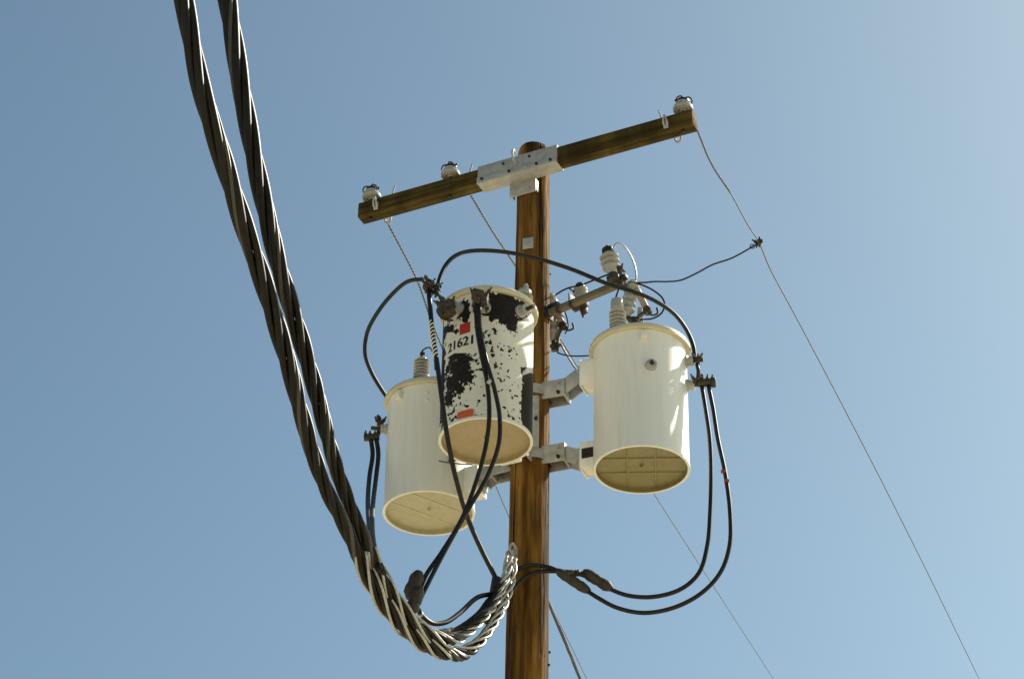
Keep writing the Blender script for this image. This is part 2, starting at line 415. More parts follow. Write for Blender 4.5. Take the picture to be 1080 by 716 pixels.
lines = []
wa = A(1.20, .06, -.06); wb = A(-.97, .06, -.10); wc_ = A(-.39, .06, -.085)
def wirepts(start, l, far): return [start]+cp(l)+[at(*far)]
WR = [(735, 137, -.3), (752, 176, .42), (770, 203, .8), (788, 236, 1.2), (801, 257, 1.5), (811, 281, 1.75), (835, 326, 2.4), (870, 392, 3.6), (920, 488, 5.6), (975, 597, 9), (1033, 716, 15)]
WM = [(497, 207, .08), (520, 245, .6), (548, 287, 1.3), (600, 372, 2.9), (650, 455, 5), (692, 524, 7.4), (750, 614, 11.5), (816, 716, 19)]
WL = [(407, 232, .42), (440, 296, 1.1), (452, 330, 1.5), (466, 366, 1.9), (487, 424, 2.8), (520, 505, 4.4), (537, 545, 5.4), (581, 638, 8.6), (619, 716, 13)]
for lab, st, l, far, key in (
        ('thin grey line wire running down right from the right end of the crossarm', None, WR, (1150, 950, 40), 'r'),
        ('thin grey line wire passing behind the pole from the middle insulator', None, WM, (960, 940, 48), 'm'),
        ('thin grey line wire from the left end of the crossarm behind the paint peeled transformer', None, WL, (720, 940, 40), 'l')):
    t = thing('line_wire', lab, 'wire', at(*l[0]), 0, 'line wires leaving the crossarm')
    s0 = {'r': wa, 'm': wc_, 'l': wb}[key]
    pts = cp(l)+[at(*far)]
    obj('conductor', MB().tube(spline(pts, .04), .0045, 7), M['thin'], t, 180)
    k = {'r': 3, 'm': 4, 'l': 4}[key]
    obj('wrapped_grip', strands(pts[:k], .0046, .0042, 2, .075), M['thin'], t, 180)

# ------------------------------------------------------------------ transformers
ZB = 9.38
canpos = {}
def tank_profile(rad, H):
    return [(rad*.96, .060), (rad-.012, .060), (rad-.012, 0), (rad-.004, -.004), (rad+.004, 0), (rad+.004, .012), (rad, .022), (rad, H-.04)]
def bushing_hv(base, axis, h, r, t, cap='porcelain', name='high_voltage_bushing'):
    pr = [(r*1.25, 0), (r*1.25, .012), (r, .02)]
    ns = 4 if cap != 'dark' else 5; z = .03
    body = h*(.5 if cap != 'dark' else .72)
    for i in range(ns):
        zz = .025+body*i/ns; st = body/ns
        pr += [(r*.74, zz), (r*1.16, zz+st*.12), (r*1.26, zz+st*.3), (r*1.1, zz+st*.5), (r*.74, zz+st*.85)]
    pr += [(r*.85, .03+body), (r*.95, .035+body), (r*.92, h*.9), (r*.8, h*.96), (r*.45, h)] if cap != 'dark' else [(r*.7, .03+body), (r*.6, h*.93), (r*.4, h)]
    b = obj(name, MB().lathe(pr, base, axis, 32), M['porcelain'], t)
    ax_ = V(axis).normalized()
    if cap != 'plain': obj('terminal', MB().cyl(V(base)+ax_*(h-.01), V(base)+ax_*(h+.035), .012, 10).bolt(V(base)+ax_*(h+.02), ax_, .018, .014, .01), M['dark'] if cap == 'dark' else M['galv'], b)
    return b
def bushing_lv(base, d, L, r, t, clamp=True, cap=None):
    d = V(d).normalized()
    pr = [(r*1.35, -.012), (r*1.35, .012), (r*1.1, .016), (r*1.02, L*.5), (r*1.15, L*.55), (r*1.15, L*.75), (r*.8, L*.8)]
    b = obj('low_voltage_bushing', MB().lathe(pr, base, d, 24), M['porcelain'], t)
    e = V(base)+d*L*.8
    obj('stud', MB().cyl(e-d*.01, e+d*.06, .013, 10), M['bronze'], b)
    return b, e+d*.05
def clampblock(c, u, v, w_, size=(.075, .055, .075), mat='bronze', seed=0):
    """lumpy bolted connector"""
    rnd = random.Random(seed); c = V(c)
    u, v, w_ = V(u), V(v), V(w_); mb = MB()
    for i in range(11):
        k = Matrix.Rotation(rnd.uniform(-.6, .6), 3, v) @ Matrix.Rotation(rnd.uniform(-.4, .4), 3, u)
        q = c+u*rnd.uniform(-.3, .3)*size[0]+v*rnd.uniform(-.15, .15)*size[1]+w_*rnd.uniform(-.32, .32)*size[2]
        if i == 0: q = c; k = Matrix.Identity(3)
        f_ = .5 if i == 0 else rnd.uniform(.25, .46)
        mb.box(q, (size[0]*f_, size[1]*.8, size[2]*f_), k @ u, k @ v, k @ w_, .008)
    for i in range(5):
        q = c+V(u)*rnd.uniform(-.4, .4)*size[0]+V(w_)*rnd.uniform(-.5, .6)*size[2]
        dd = V(v)*rnd.choice((-1, 1))+V(u)*rnd.uniform(-.5, .5)+V(w_)*rnd.uniform(-.3, .3)
        q = q+V(v)*(size[1]*.5*(1 if dd.dot(V(v)) > 0 else -1))
        mb.bolt(q, dd, .013, .014, .018)
    for i in range(2):
        q = c+V(u)*(.5-i)*size[0]*.8+V(w_)*size[2]*.4
        mb.bolt(q, V(w_)+V(u)*(.5-i), .012, .016, .02)
    return mb

def make_can(key, label, px, py, rad, H, mat, undermat, zb=ZB):
    c = atz(px, py, zb); c.z = zb
    canpos[key] = c
    t = thing('transformer', label, 'transformer', c, 0, 'pole transformers clustered round the pole')
    if key != 'mid':
        obj('tank', MB().lathe(tank_profile(rad, H), c, az, 96, False), M[mat], t)
    else:
        obj('tank_skirt', MB().lathe(tank_profile(rad, H)[:7], c, az, 96, False), M['cream'], t)
    # rolled lid band and domed lid
    obj('lid_band', MB().lathe([(rad-.002, H-.042), (rad+.020, H-.042), (rad+.026, H-.036), (rad+.028, H-.018), (rad+.021, H-.003), (rad-.01, H)], c, az, 96, False), M['rim'], t)
    obj('lid', MB().lathe([(rad-.01, H-.001), (rad*.8, H+.03), (rad*.4, H+.05), (.02, H+.055)], c, az, 64, True), M['cream'], t)
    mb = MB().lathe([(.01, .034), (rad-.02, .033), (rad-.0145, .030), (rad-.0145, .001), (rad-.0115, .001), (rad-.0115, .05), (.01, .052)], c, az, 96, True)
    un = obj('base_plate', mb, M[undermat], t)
    return t, c, un

def ribs(un, c, rad, ang, offs, both, mat, th=.008):
    a = R(ang); d = V((math.cos(a), math.sin(a), 0)); e = V((-math.sin(a), math.cos(a), 0)); mb = MB()
    for o_ in offs:
        L = math.sqrt((rad-.02)**2-o_**2)
        mb.box(c+e*o_+az*.032, (2*L, .010, th), d, e, az, .001)
        if both: mb.box(c+d*o_+az*.0315, (.010, 2*L, .0075), d, e, az, .002)
    obj('base_rib', mb, mat, un)
    obj('drain_plug', MB().bolt(c+az*.031, -az, .012, .012, .006), mat, un)

def lug(c, a, z, rad, t, mat='ivory'):
    """hanger lug welded on the tank, facing the pole"""
    d = V((math.cos(a), math.sin(a), 0)); s = V((-math.sin(a), math.cos(a), 0)); p = V((c.x, c.y, z))
    mb = MB()
    for q in (1, -1): mb.box(p+d*(rad+.035)+s*.062*q, (.10, .010, .175), d, s, az, .003)
    mb.box(p+d*(rad+.035)+az*.085, (.102, .134, .010), d, s, az, .003)
    mb.box(p+d*(rad+.082), (.010, .136, .19), d, s, az, .003)
    mb.box(p+d*(rad+.03)-az*.08, (.09, .114, .008), d, s, az, .003)
    return obj('hanger_lug', mb, M[mat], t)
LZ = (9.52, 10.115); BZ = (9.575, 10.04)

# right transformer
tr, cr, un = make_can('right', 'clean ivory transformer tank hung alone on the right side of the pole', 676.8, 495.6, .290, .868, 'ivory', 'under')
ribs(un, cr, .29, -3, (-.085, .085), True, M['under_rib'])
ar = math.atan2(-cr.y, -cr.x)
for z in LZ: lug(cr, ar, z, .29, tr)
d = V((math.cos(ar), math.sin(ar), 0)); s = V((-math.sin(ar), math.cos(ar), 0))
# black data plate on the lower lug side
lp = V((cr.x, cr.y, LZ[0]+.008))+d*(.29+.034)+s*.0695
obj('data_plate', MB().box(lp, (.075, .003, .07), d, s, az, .001), M['ink'], tr)
def on_can(c, rad, deg, z): a = R(deg); dd = V((math.cos(a), math.sin(a), 0)); return V((c.x, c.y, z))+dd*rad, dd
p, dd = on_can(cr, .29, -80, ZB+.565)
b = obj('low_voltage_bushing', MB().lathe([(.036, -.005), (.036, .012), (.030, .016), (.030, .034), (.022, .036)], p, dd, 24), M['porcelain'], tr)
obj('stud', MB().bolt(p+dd*.034, dd, .017, .014, .01), M['bronze'], b)
p, dd = on_can(cr, .29, -88, ZB+.775)
obj('lift_lug', MB().box(p+dd*.016, (.04, .034, .045), V((-dd.y, dd.x, 0)), dd, az, .004), M['ivory'], tr)
hvb = atz(652, 347, ZB+.90)
bushing_hv(hvb, (-.03, 0, 1), .225, .043, tr, 'plain')
p1, d1 = on_can(cr, .29, -14, ZB+.735); b1, e1 = bushing_lv(p1, d1, .06, .03, tr)
p2, d2 = on_can(cr, .29, -10, ZB+.575); b2, e2 = bushing_lv(p2, d2, .06, .03, tr)
E_R1, E_R2 = e1, e2

# left transformer
tl, cl, un = make_can('left', 'cream transformer tank with shade-toned underside, lowest on the left', 452.3, 541.5, .285, .822, 'cream', 'under_mid')
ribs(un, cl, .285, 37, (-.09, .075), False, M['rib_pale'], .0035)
al = math.atan2(-cl.y, -cl.x)
for z in LZ: lug(cl, al, z, .285, tl)
hvb = atz(444.5, 399, ZB+.855)
bushing_hv(hvb, (0, 0, 1), .16, .043, tl, 'dark')
p, dd = on_can(cl, .285, 188, ZB+.585); b3, e3 = bushing_lv(p, dd, .055, .026, tl)
p, dd = on_can(cl, .285, -62, ZB+.235)
pl_ = obj('drain_valve', MB().lathe([(.016, -.005), (.016, .02), (.022, .022), (.022, .045), (.012, .05)], p, dd, 12), M['bronze'], tl)
for zz in (.71, .655):
    p, dd = on_can(cl, .285, -95, ZB+zz); obj('bolt', MB().bolt(p, dd, .011, .01, .008), M['cream'], tl)
p, dd = on_can(cl, .285, -135, ZB+.735)
obj('lift_lug', MB().box(p+dd*.012, (.045, .03, .06), V((-dd.y, dd.x, 0)), dd, az, .004), M['cream'], tl)

# paint-peeled transformer in front
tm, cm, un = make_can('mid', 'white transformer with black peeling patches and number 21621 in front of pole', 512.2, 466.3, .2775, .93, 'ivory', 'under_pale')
MR, MH = .2775, .93
nA, nZ = 560, 240; vs = []; fs = []; peel = []
def blob(x, y, cx, cy, rx, ry): return 1-math.hypot((x-cx)/rx, (y-cy)/ry)
BLOBS = [(526, 320, 22, 15), (540, 322, 18, 11), (551, 328, 9, 12), (509, 309, 9, 10), (541, 338, 7, 12), (531, 333, 9, 8), (515, 329, 12, 4),
         (487, 325, 8, 10), (490, 334, 4, 7), (463, 350, 4.5, 18), (465, 400, 4, 50), (472, 347, 6, 6), (480, 350, 4, 4),
         (485, 388, 14, 19), (477, 375, 6, 8), (492, 395, 7, 10), (478, 404, 9, 13), (488, 380, 9, 8), (474, 418, 5, 10),
         (505, 320, 5, 6), (484, 410, 5, 6)]
for j in range(nZ+1):
    z = .022+(MH-.042-.022)*j/nZ
    for i in range(nA):
        th = 2*math.pi*i/nA; x, y = math.cos(th), math.sin(th)
        vs.append((cm.x+MR*x, cm.y+MR*y, cm.z+z))
        fr = -y; px = 512.6+x*49.3+(z/MH)*2; py = 466-140*(z/MH)-fr*26
        q3 = V((x*3, y*3, z*9))
        f1 = noise.fractal(V((x*MR*26, y*MR*26, z*26)), .9, 2.1, 5); f2 = noise.fractal(V((x*MR*75+9, y*MR*75, z*75)), .8, 2.0, 4)
        val = -1
        if fr > -.15:
            val = max(blob(px, py, *b) for b in BLOBS)
            val = max(val, -.62, min(.6, (px-550.5)/5, (py-386)/3))
        else: val = -.3
        f3 = noise.fractal(V((x*MR*38+5, y*MR*38, z*38)), .8, 2.0, 4)
        fl = noise.noise(V((x*MR*9+3, y*MR*9, z*7)))
        clear = 0
        if 470 < px < 503 and 350 < py < 372: clear = .9
        if 546.5 < px and 337 < py < 386: clear = 1.0
        v_ = val*1.0+f1*.5+f2*.3-clear
        v_ = max(v_, -.29+f3*.66+fl*.46-clear)
        peel.append(.5+.9*v_)
for j in range(nZ):
    for i in range(nA):
        k = (i+1) % nA; fs.append((j*nA+i, j*nA+k, (j+1)*nA+k, (j+1)*nA+i))
to = obj('tank', MB().add(vs, fs), M['peel'], tm)
pa = to.data.attributes.new('peel', 'FLOAT', 'POINT'); pa.data.foreach_set('value', [max(0, min(1, x)) for x in peel])
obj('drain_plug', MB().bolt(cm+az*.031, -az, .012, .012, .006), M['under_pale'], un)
am = math.atan2(-cm.y, -cm.x)
for z in LZ: lug(cm, am, z, MR, tm)
def mid_uv(px, py, it=6):
    """angle and height on the tank for a point seen at px, py"""
    d = ray(px, py); o2 = CAM-cm; a_ = d.x*d.x+d.y*d.y; b_ = 2*(o2.x*d.x+o2.y*d.y); c_ = o2.x*o2.x+o2.y*o2.y-MR*MR
    t = (-b_-math.sqrt(max(0, b_*b_-4*a_*c_)))/(2*a_); p = CAM+d*t
    return math.atan2(p.y-cm.y, p.x-cm.x), p.z-cm.z
def wrap(vs2, th0, z0, off): # flat (x,y) metres -> tank surface
    out = []
    for x, y in vs2:
        a = th0+x/MR; out.append(V((cm.x+(MR+off)*math.cos(a), cm.y+(MR+off)*math.sin(a), cm.z+z0+y)))
    return out
def decal(name, px0, py0, w_, h_, mat, off=.0015, th=.0008, chip=0, parent=None):
    a0, z0 = mid_uv(px0, py0); nx, ny = 10, 6; pts = []; f_ = []
    for lay in (off, off+th):
        P2 = []
        for j in range(ny+1):
            for i in range(nx+1):
                x = (i/nx-.5)*w_; y = (j/ny-.5)*h_
                if chip:
                    ed = (i in (0, nx))*.5+(j in (0, ny))*.5
                    if ed: x += (noise.noise(V((i*.9, j*.7, px0)))*chip); y += (noise.noise(V((i*.8, j*1.3, px0+9)))*chip)
                P2.append((x, y))
        pts += wrap(P2, a0, z0, lay)
    N = (nx+1)*(ny+1)
    for j in range(ny):
        for i in range(nx):
            q = j*(nx+1)+i; f_.append((N+q, N+q+1, N+q+nx+2, N+q+nx+1)); f_.append((q, q+nx+1, q+nx+2, q+1))
    ring = [i for i in range(nx+1)]+[j*(nx+1)+nx for j in range(1, ny+1)]+[ny*(nx+1)+i for i in range(nx-1, -1, -1)]+[j*(nx+1) for j in range(ny-1, 0, -1)]
    for k in range(len(ring)):
        a, b = ring[k], ring[(k+1) % len(ring)]; f_.append((a, b, b+N, a+N))
    return obj(name, MB().add(pts, f_), M[mat], tm)
decal('red_decal', 490.3, 346.3, .072, .074, 'red', chip=.004)
decal('orange_decal', 490.6, 436.5, .105, .05, 'orange', chip=.006)
nd = decal('number_decal', 485.5, 362, .235, .105, 'decalw', off=.001, th=.0004, chip=.01)
cu = bpy.data.curves.new('number_text', 'FONT'); cu.body = '21621'; cu.size = .089; cu.align_x = 'CENTER'; cu.align_y = 'CENTER'; cu.offset = .0008; cu.space_character = 1.02
co = bpy.data.objects.new('number_text', cu); C.objects.link(co)
bpy.context.view_layer.update()
tmesh = bpy.data.meshes.new_from_object(co.evaluated_get(bpy.context.evaluated_depsgraph_get()))
bm = bmesh.new(); bm.from_mesh(tmesh)
bmesh.ops.triangulate(bm, faces=bm.faces[:]); bmesh.ops.subdivide_edges(bm, edges=[e for e in bm.edges if e.calc_length() > .02], cuts=2)
bmesh.ops.triangulate(bm, faces=bm.faces[:])
a0, z0 = mid_uv(485.2, 362.2); mb = MB()
for k, (dx, dy) in enumerate(((0, 0), (.0022, .0008), (-.0022, -.0008))):
    mb.add(wrap([(v.co.x*.92+dx, v.co.y+dy) for v in bm.verts], a0, z0, .0026+.0003*k), [[v.index for v in f.verts] for f in bm.faces])
bm.free()
obj('number', mb, M['ink'], nd)
bpy.data.objects.remove(co); bpy.data.meshes.remove(tmesh)
# bushings of the front tank
up_ = V((0, 0, 1))
LVM = []
for px, py in ((484, 326), (511, 325), (548.5, 329)):
    a, z = mid_uv(px, py); dd = V((math.cos(a), math.sin(a), 0)); p = V((cm.x, cm.y, cm.z+z))+dd*MR
    LVM.append((p, dd)); bb, ee = bushing_lv(p, dd+V((0, 0, -.1)), .075, .03, tm)
for k in (0, 1):
    p, dd = LVM[k]; s_ = V((-dd.y, dd.x, 0))
    c_ = at(507, 315, p.y-.11) if k else at(471, 327, p.y-.09)
    obj('terminal_clamp', clampblock(c_, s_, dd, az, (.11, .075, .11) if k == 0 else (.12, .08, .12), 'bronze', 3+k), M['bronze'], tm)
bushing_hv(atz(551, 324, ZB+.955), (.12, 0, 1), .13, .045, tm)
p, dd = on_can(cm, MR, -58, ZB+.82)

# ------------------------------------------------------------------ cluster mount round the pole
mt = thing('cluster_mount', 'grey galvanised steel bracket bolted round the pole holding the three tanks', 'bracket', (0, 0, 9.4))
for z in BZ:
    r_ = prad(z)+.012
    obj('pole_band', MB().lathe([(r_-.006, -.035), (r_, -.035), (r_, .035), (r_-.006, .035)], (0, 0, z), az, 40, False).lathe([(r_-.006, -.035), (r_, -.035)], (0, 0, z), az, 40, False), M['galv'], mt)
for c, rad in ((cr, .29), (cl, .285), (cm, MR)):
    a = math.atan2(c.y, c.x); d = V((math.cos(a), math.sin(a), 0)); s = V((-math.sin(a), math.cos(a), 0))
    Rc = math.hypot(c.x, c.y); gap = Rc-rad-.088
    for z, lz in zip(BZ, LZ):
        mb = MB(); P = V((0, 0, z)); up_z = V((0, 0, lz-z)); r_ = prad(z)
        x0 = r_-.03; x1 = r_+.13
        for q in (1, -1): mb.box(P+d*((x0+x1)/2)+s*q*.058, (x1-x0, .010, .125), d, s, az, .003)
        mb.box(P+d*(x1-.005), (.010, .108, .125), d, s, az, .003)
        mb.box(P+d*((x0+x1)/2)+az*.06, (x1-x0-.012, .106, .008), d, s, az, .003)
        # sloping plates out to the lug
        for q in (1, -1):
            mb.bar(P+d*(x1-.02)+s*q*.046-az*.0, P+d*(gap-.006)+s*q*.046+up_z, .10, .010, az, .003)
        mb.box(P+d*(gap-.008)+up_z, (.012, .104, .13), d, s, az, .003)
        oa = obj('support_arm', mb, M['galv'], mt)
        for q, zz in ((.0, .035), (.0, -.035)):
            obj('bolt', MB().bolt(P+d*(x1-.04)-s*.063+az*zz, -s, .013, .012, .012), M['galv' if zz > 0 else 'dark'], oa)
for ang in (-78, 112):
    a = R(ang); d = V((math.cos(a), math.sin(a), 0)); s = V((-math.sin(a), math.cos(a), 0)); r_ = prad(9.8)
    mb = MB().box(V((0, 0, 9.785))+d*(r_+.020), (.026, .042, .37), d, s, az, .004)
    chn = obj('channel', mb, M['galv'], mt)
    obj('bolt', MB().bolt(V((0, 0, 9.80))+d*(r_+.038), d, .012, .012, .014), M['dark'], chn)

# ------------------------------------------------------------------ twisted overhead bundles
NS = 4
def tp(x): x -= .42; return .34+.28*max(0, min(1, (x+.42)/.75))+.11*max(0, min(1, x/1.6))+.27*max(0, min(1, (x-1.6)/2.2))
def bundle(label, pts, lay0, lay1, ph, rs=.0245):
    P = spline(pts, .025); N = len(P); S = [0]
    for i in range(1, N): S.append(S[-1]+(P[i]-P[i-1]).length)
    t = thing('twisted_cable', label, 'cable', P[0], 0, 'twisted overhead cable bundles')
    lines = [[] for _ in range(NS)]; u = None; phase = ph
    for i in range(N):
        tt = (P[min(i+1, N-1)]-P[max(i-1, 0)]).normalized()
        if u is None: u = frame(tt)[0]
        u = (u-tt*u.dot(tt)).normalized(); v = tt.cross(u)
        if i:
            k = min(1, max(0, S[i]-.4)/5.6); lay = lay0+(lay1-lay0)*k*k*(3-2*k); phase += 2*math.pi*(S[i]-S[i-1])/lay
        sp = rs*1.40*(1+.08*math.sin(S[i]*2.3+ph))*tp(S[i])
        for q in range(NS):
            a = phase+q*2*math.pi/NS; lines[q].append(P[i]+(u*math.cos(a)+v*math.sin(a))*sp)
    for q in range(NS): obj('conductor', MB().tube(lines[q], rs, 14, lambda f: rs*tp(f*S[-1])), M['cable_old'], t, 180)
    # slim bare neutral lying in the groove between two conductors
    u = None; nl = []; phase = ph
    for i in range(N):
        tt = (P[min(i+1, N-1)]-P[max(i-1, 0)]).normalized()
        if u is None: u = frame(tt)[0]
        u = (u-tt*u.dot(tt)).normalized(); v = tt.cross(u)
        if i:
            k = min(1, max(0, S[i]-.4)/5.6); lay = lay0+(lay1-lay0)*k*k*(3-2*k); phase += 2*math.pi*(S[i]-S[i-1])/lay
        a = phase+math.pi/NS; nl.append(P[i]+(u*math.cos(a)+v*math.sin(a))*rs*1.75*tp(S[i]))
    obj('neutral', MB().tube(nl, rs*.52, 10), M['alu_dull'], t, 180)
    return t
M['alu_dull'] = simple('weathered bare neutral strands', (.045, .041, .03), (.09, .083, .063), 90, .45, .4, .5, .3, (1, 1, 1))
def yb(px): # distance along the span towards the viewer, from how far left it runs
    return -.16-(548-px)/118.0*(.69+.0016*(548-px)*.35)
BA = [(536, 612), (525, 646), (507, 675), (487, 690), (462, 686), (440, 673), (419, 654), (394, 618), (366, 560), (340, 506), (319, 440), (308, 398), (291, 340), (272, 280), (258, 240), (239, 180), (214, 100), (194, 0)]
BB = [(532, 612), (514, 644), (493, 664), (471, 674), (450, 668), (431, 653), (406, 616), (381, 562), (357, 500), (340, 440), (329, 398), (312, 340), (294, 280), (283, 235), (271, 180), (256, 100), (240, 0)]
def bpts(B, off):
    pts = [at(px, py, yb(px)+off) for px, py in B]
    d = (pts[-1]-pts[-2]); d = d.normalized()
    return pts+[pts[-1]+d*1.0+V((0, 0, .05)), pts[-1]+d*2.5+V((0, 0, .2)), pts[-1]+d*6+V((0, 0, .9)), pts[-1]+d*12+V((0, 0, 2.6))]
bundle('thick dark twisted cable bundle, outer left one of the two overhead', bpts(BA, 0), .40, 2.0, .3)
bundle('thick dark twisted cable bundle, inner right one of the two overhead', bpts(BB, -.05), .40, 2.0, 1.3)

# pale aluminium rope grips that tie the bundles to the pole
g1 = [(541, 590, -.17), (540, 606, -.2), (533, 633, -.3), (520, 658, -.42), (505, 677, -.55), (487, 688, -.7), (462, 686, 0), (440, 673, 0), (419, 654, 0), (394, 618, 0), (378, 584, 0)]
g2 = [(537, 588, -.16), (533, 610, -.2), (524, 632, -.28), (509, 652, -.4), (492, 667, -.52), (474, 676, -.66), (450, 668, 0), (431, 653, 0), (406, 616, 0), (388, 580, 0)]
M['rope'] = simple('pale aluminium rope', (.30, .29, .25), (.50, .48, .42), 60, .42, .4, .5, .2)
for g, lab in ((g1, 'pale braided aluminium grip from pole along the lower edge of twisted cables'), (g2, 'pale braided aluminium grip from pole along the upper edge of twisted cables')):
    yo = -.02
    gp = [at(a, b, yb(a)-(.05 if g is g2 or i < 5 else .0)) for i, (a, b, c) in enumerate(g)]
    o = obj('cable_grip', strands(gp, .0135, .0080, 4, .40, 8, .5, .012, lambda x: .021+.024*max(0, min(1, (x-.6)/.6)), lambda x: .38+.40*max(0, min(1, (x-.6)/.6))), M['rope'], None, 180)
    tag(o, lab, 'cable grip', 'cable grips at the pole')
# bolt and bracket that holds the grips on the pole
hk = at(541, 588, -.13)
t = thing('dead_end_bracket', 'small steel hook bracket on left edge of pole holding the cable grips', 'bracket', hk)
mb = MB().tube(spline([hk+V((.03, .05, .02)), hk+V((-.01, -.02, .03)), hk+V((-.035, -.05, .0)), hk+V((-.01, -.06, -.03)), hk+V((.02, -.03, -.03))], .008), .012, 10)
mb.tube(spline([hk+V((.02, .0, .06)), hk+V((-.005, -.05, .07)), hk+V((-.02, -.06, .03)), hk+V((.0, -.05, -.01))], .008), .008, 8)
obj('hook', mb, M['rope'], t)
obj('plate', MB().box(hk+V((.02, .03, .0)), (.05, .02, .16), bev=.004), M['galv'], t)

# ------------------------------------------------------------------ black drip loop cables
CR = .0132
def cable(label, pts, r=CR, group='black jumper cables', mat='cable'):
    t = thing('jumper_cable', label, 'cable', pts[0] if not isinstance(pts[0], tuple) else at(*pts[0]), 0, group)
    P = [p if isinstance(p, V) else at(*p) for p in pts]
    obj('insulation', MB().tube(spline(P, .02), r, 12), M[mat], t, 180)
    return t, P
def sleeve(t, p, q, r=.036, mat='sleeve', seed=1):
    p, q = V(p), V(q); L = (q-p).length; rnd = random.Random(seed); pr = [(r*.5, -.02)]
    k = 9
    for i in range(k+1): pr.append((r*(1 if 0 < i < k else .8)*rnd.uniform(.9, 1.08), L*i/k))
    pr.append((r*.5, L+.02))
    return obj('connector_sleeve', MB().lathe(pr, p, q-p, 16), M[mat], t, 50)

# connector tree left of the front tank
cx = at(451.5, 302, -.78)
tc = thing('cable_connector', 'dark bolted connector joining cables at upper left of peeling transformer', 'connector', cx)
s_ = V((.98, .2, 0)).normalized(); v_ = V((-.2, .98, 0))
obj('body', clampblock(cx, s_, v_, az, (.065, .05, .075), 'dark', 11), M['bronze'], tc)
c2 = at(460.5, 305, -.80)
obj('body', clampblock(c2, s_, v_, az, (.045, .04, .05), 'dark', 12), M['dark'], tc)
obj('link', MB().bar(c2, at(468, 322, LVM[0][0].y-.08), .018, .016), M['bronze'], tc)
# big loop to the left tank
cable('black cable looping out left from connector to back of the lowest transformer', [at(452, 306, -.78), (455, 298, -.76), (446, 295, -.7), (430, 297, -.6), (413, 311, -.45), (398, 330, -.3), (387, 352, -.12), (385, 373, .0), (391, 391, .1), (400, 407, .2), (409, 420, .3), (418, 432, .38)])
# arch over to the right tank
cable('black cable arching across pole to the right transformer', [at(461, 310, -.80), (463, 296, -.8), (470, 280, -.78), (480, 270, -.75), (495, 265, -.7), (525, 265, -.64), (560, 271, -.57), (600, 283, -.55), (640, 299, -.55), (672, 309, -.52), (694, 319, -.46), (712, 332, -.38), (724, 348, -.31), (731, 364, -.30), (733, 378, -.29)])
# the cable with white spiral wrap
t, P = cable('black cable with white spiral wrap hanging left of peeling transformer', [at(452, 306, -.79), (453.5, 322, -.82), (456, 350, -.86), (461, 383, -.9), (466, 420, -.9), (472, 462, -.84), (481, 505, -.7), (494, 548, -.5), (508, 580, -.36), (523, 610, -.24), (528, 622, -.2)], .0145)
L = spline(P, .01); seg = [p for p in L if 0 < (p-L[0]).length < 2]
def between(L, p0, p1):
    i0 = min(range(len(L)), key=lambda i: (L[i]-p0).length); i1 = min(range(len(L)), key=lambda i: (L[i]-p1).length); return L[i0:i1+1]
sg = between(L, at(455, 340, -.845), at(461, 378, -.895))
mbs = strands(sg, .0145, .0055, 2, .06, 6, 0, .008); obj('spiral_wrap', mbs, M['decalw'], t, 180)
# pair from the front bushing down to the sleeve on the bundle
b0_ = at(502, 318, LVM[1][0].y-.12)
jx = at(441, 622, yb(441)+.1); ymid = b0_.y
ta, P = cable('black cable from middle bushing of peeling transformer, left of its pair', [b0_, (503, 345, ymid), (508, 375, ymid-.01), (514, 405, ymid), (516, 440, ymid), (512, 472, ymid+.02), (503, 505, ymid+.05), (488, 545, ymid+.08), (466, 582, ymid+.08), (450, 605, ymid+.06), (441, 626, ymid+.04)])
tb, P = cable('black cable from middle bushing of peeling transformer, right of its pair', [b0_+V((.02, -.01, -.01)), (506, 345, ymid-.01), (513, 380, ymid-.02), (522, 412, ymid-.01), (527, 440, ymid-.01), (526, 468, ymid-.01), (515, 500, ymid+.02), (497, 532, ymid+.04), (475, 570, ymid+.06), (457, 604, ymid+.05), (444, 630, ymid+.03)])
sleeve(ta, at(441, 606, ymid+.03), at(433, 628, ymid+.03), .045, 'sleeve', 4)
sleeve(tb, at(442, 622, ymid+.0), at(434, 644, ymid+.0), .036, 'sleeve', 5)
obj('cable_tie', MB().lathe([(.02, 0), (.022, .004), (.022, .02), (.02, .024)], at(515, 402, ymid-.005), at(519, 404, ymid)-at(512, 400, ymid), 12), M['tagm'], tb)
# left tank pair
pe = e3; cB = at(392, 461, cl.y-.02)
t = thing('cable_connector', 'dark bar connector on left side of the lowest transformer', 'connector', cB)
obj('bar', MB().box(cB, (.10, .035, .04), V((.98, 0, .1)).normalized(), V((0, 1, 0)), V((-.1, 0, .98)).normalized(), .006), M['bronze'], t)
mb = MB()
for k in (-.04, -.012, .02, .044): mb.bolt(cB+V((k, 0, .02)), (0, -.2, 1), .011, .012, .014)
obj('bolt', mb, M['bronze'], t)
obj('link', MB().bar(cB+V((.035, 0, .01)), at(400.5, 452, cl.y), .025, .022), M['bronze'], t)
obj('clamp', clampblock(at(401, 447, cl.y), (1, 0, 0), (0, 1, 0), az, (.05, .045, .055), 'bronze', 31), M['bronze'], t)
cable('black cable hanging from bar connector left of lowest transformer, outer strand', [cB+V((-.005, 0, -.01)), (393, 478, cB.y), (390, 500, cB.y-.05), (388, 525, cB.y-.3), (389, 550, cB.y-.8), (393, 580, -1.1), (402, 602, -1.3)], .0145)
cable('black cable hanging from bar connector left of lowest transformer, inner strand', [cB+V((.03, 0, -.01)), (399, 478, cB.y), (397, 500, cB.y-.05), (394, 525, cB.y-.3), (392.5, 550, cB.y-.8), (396, 580, -1.1), (405, 604, -1.3)], .0145)
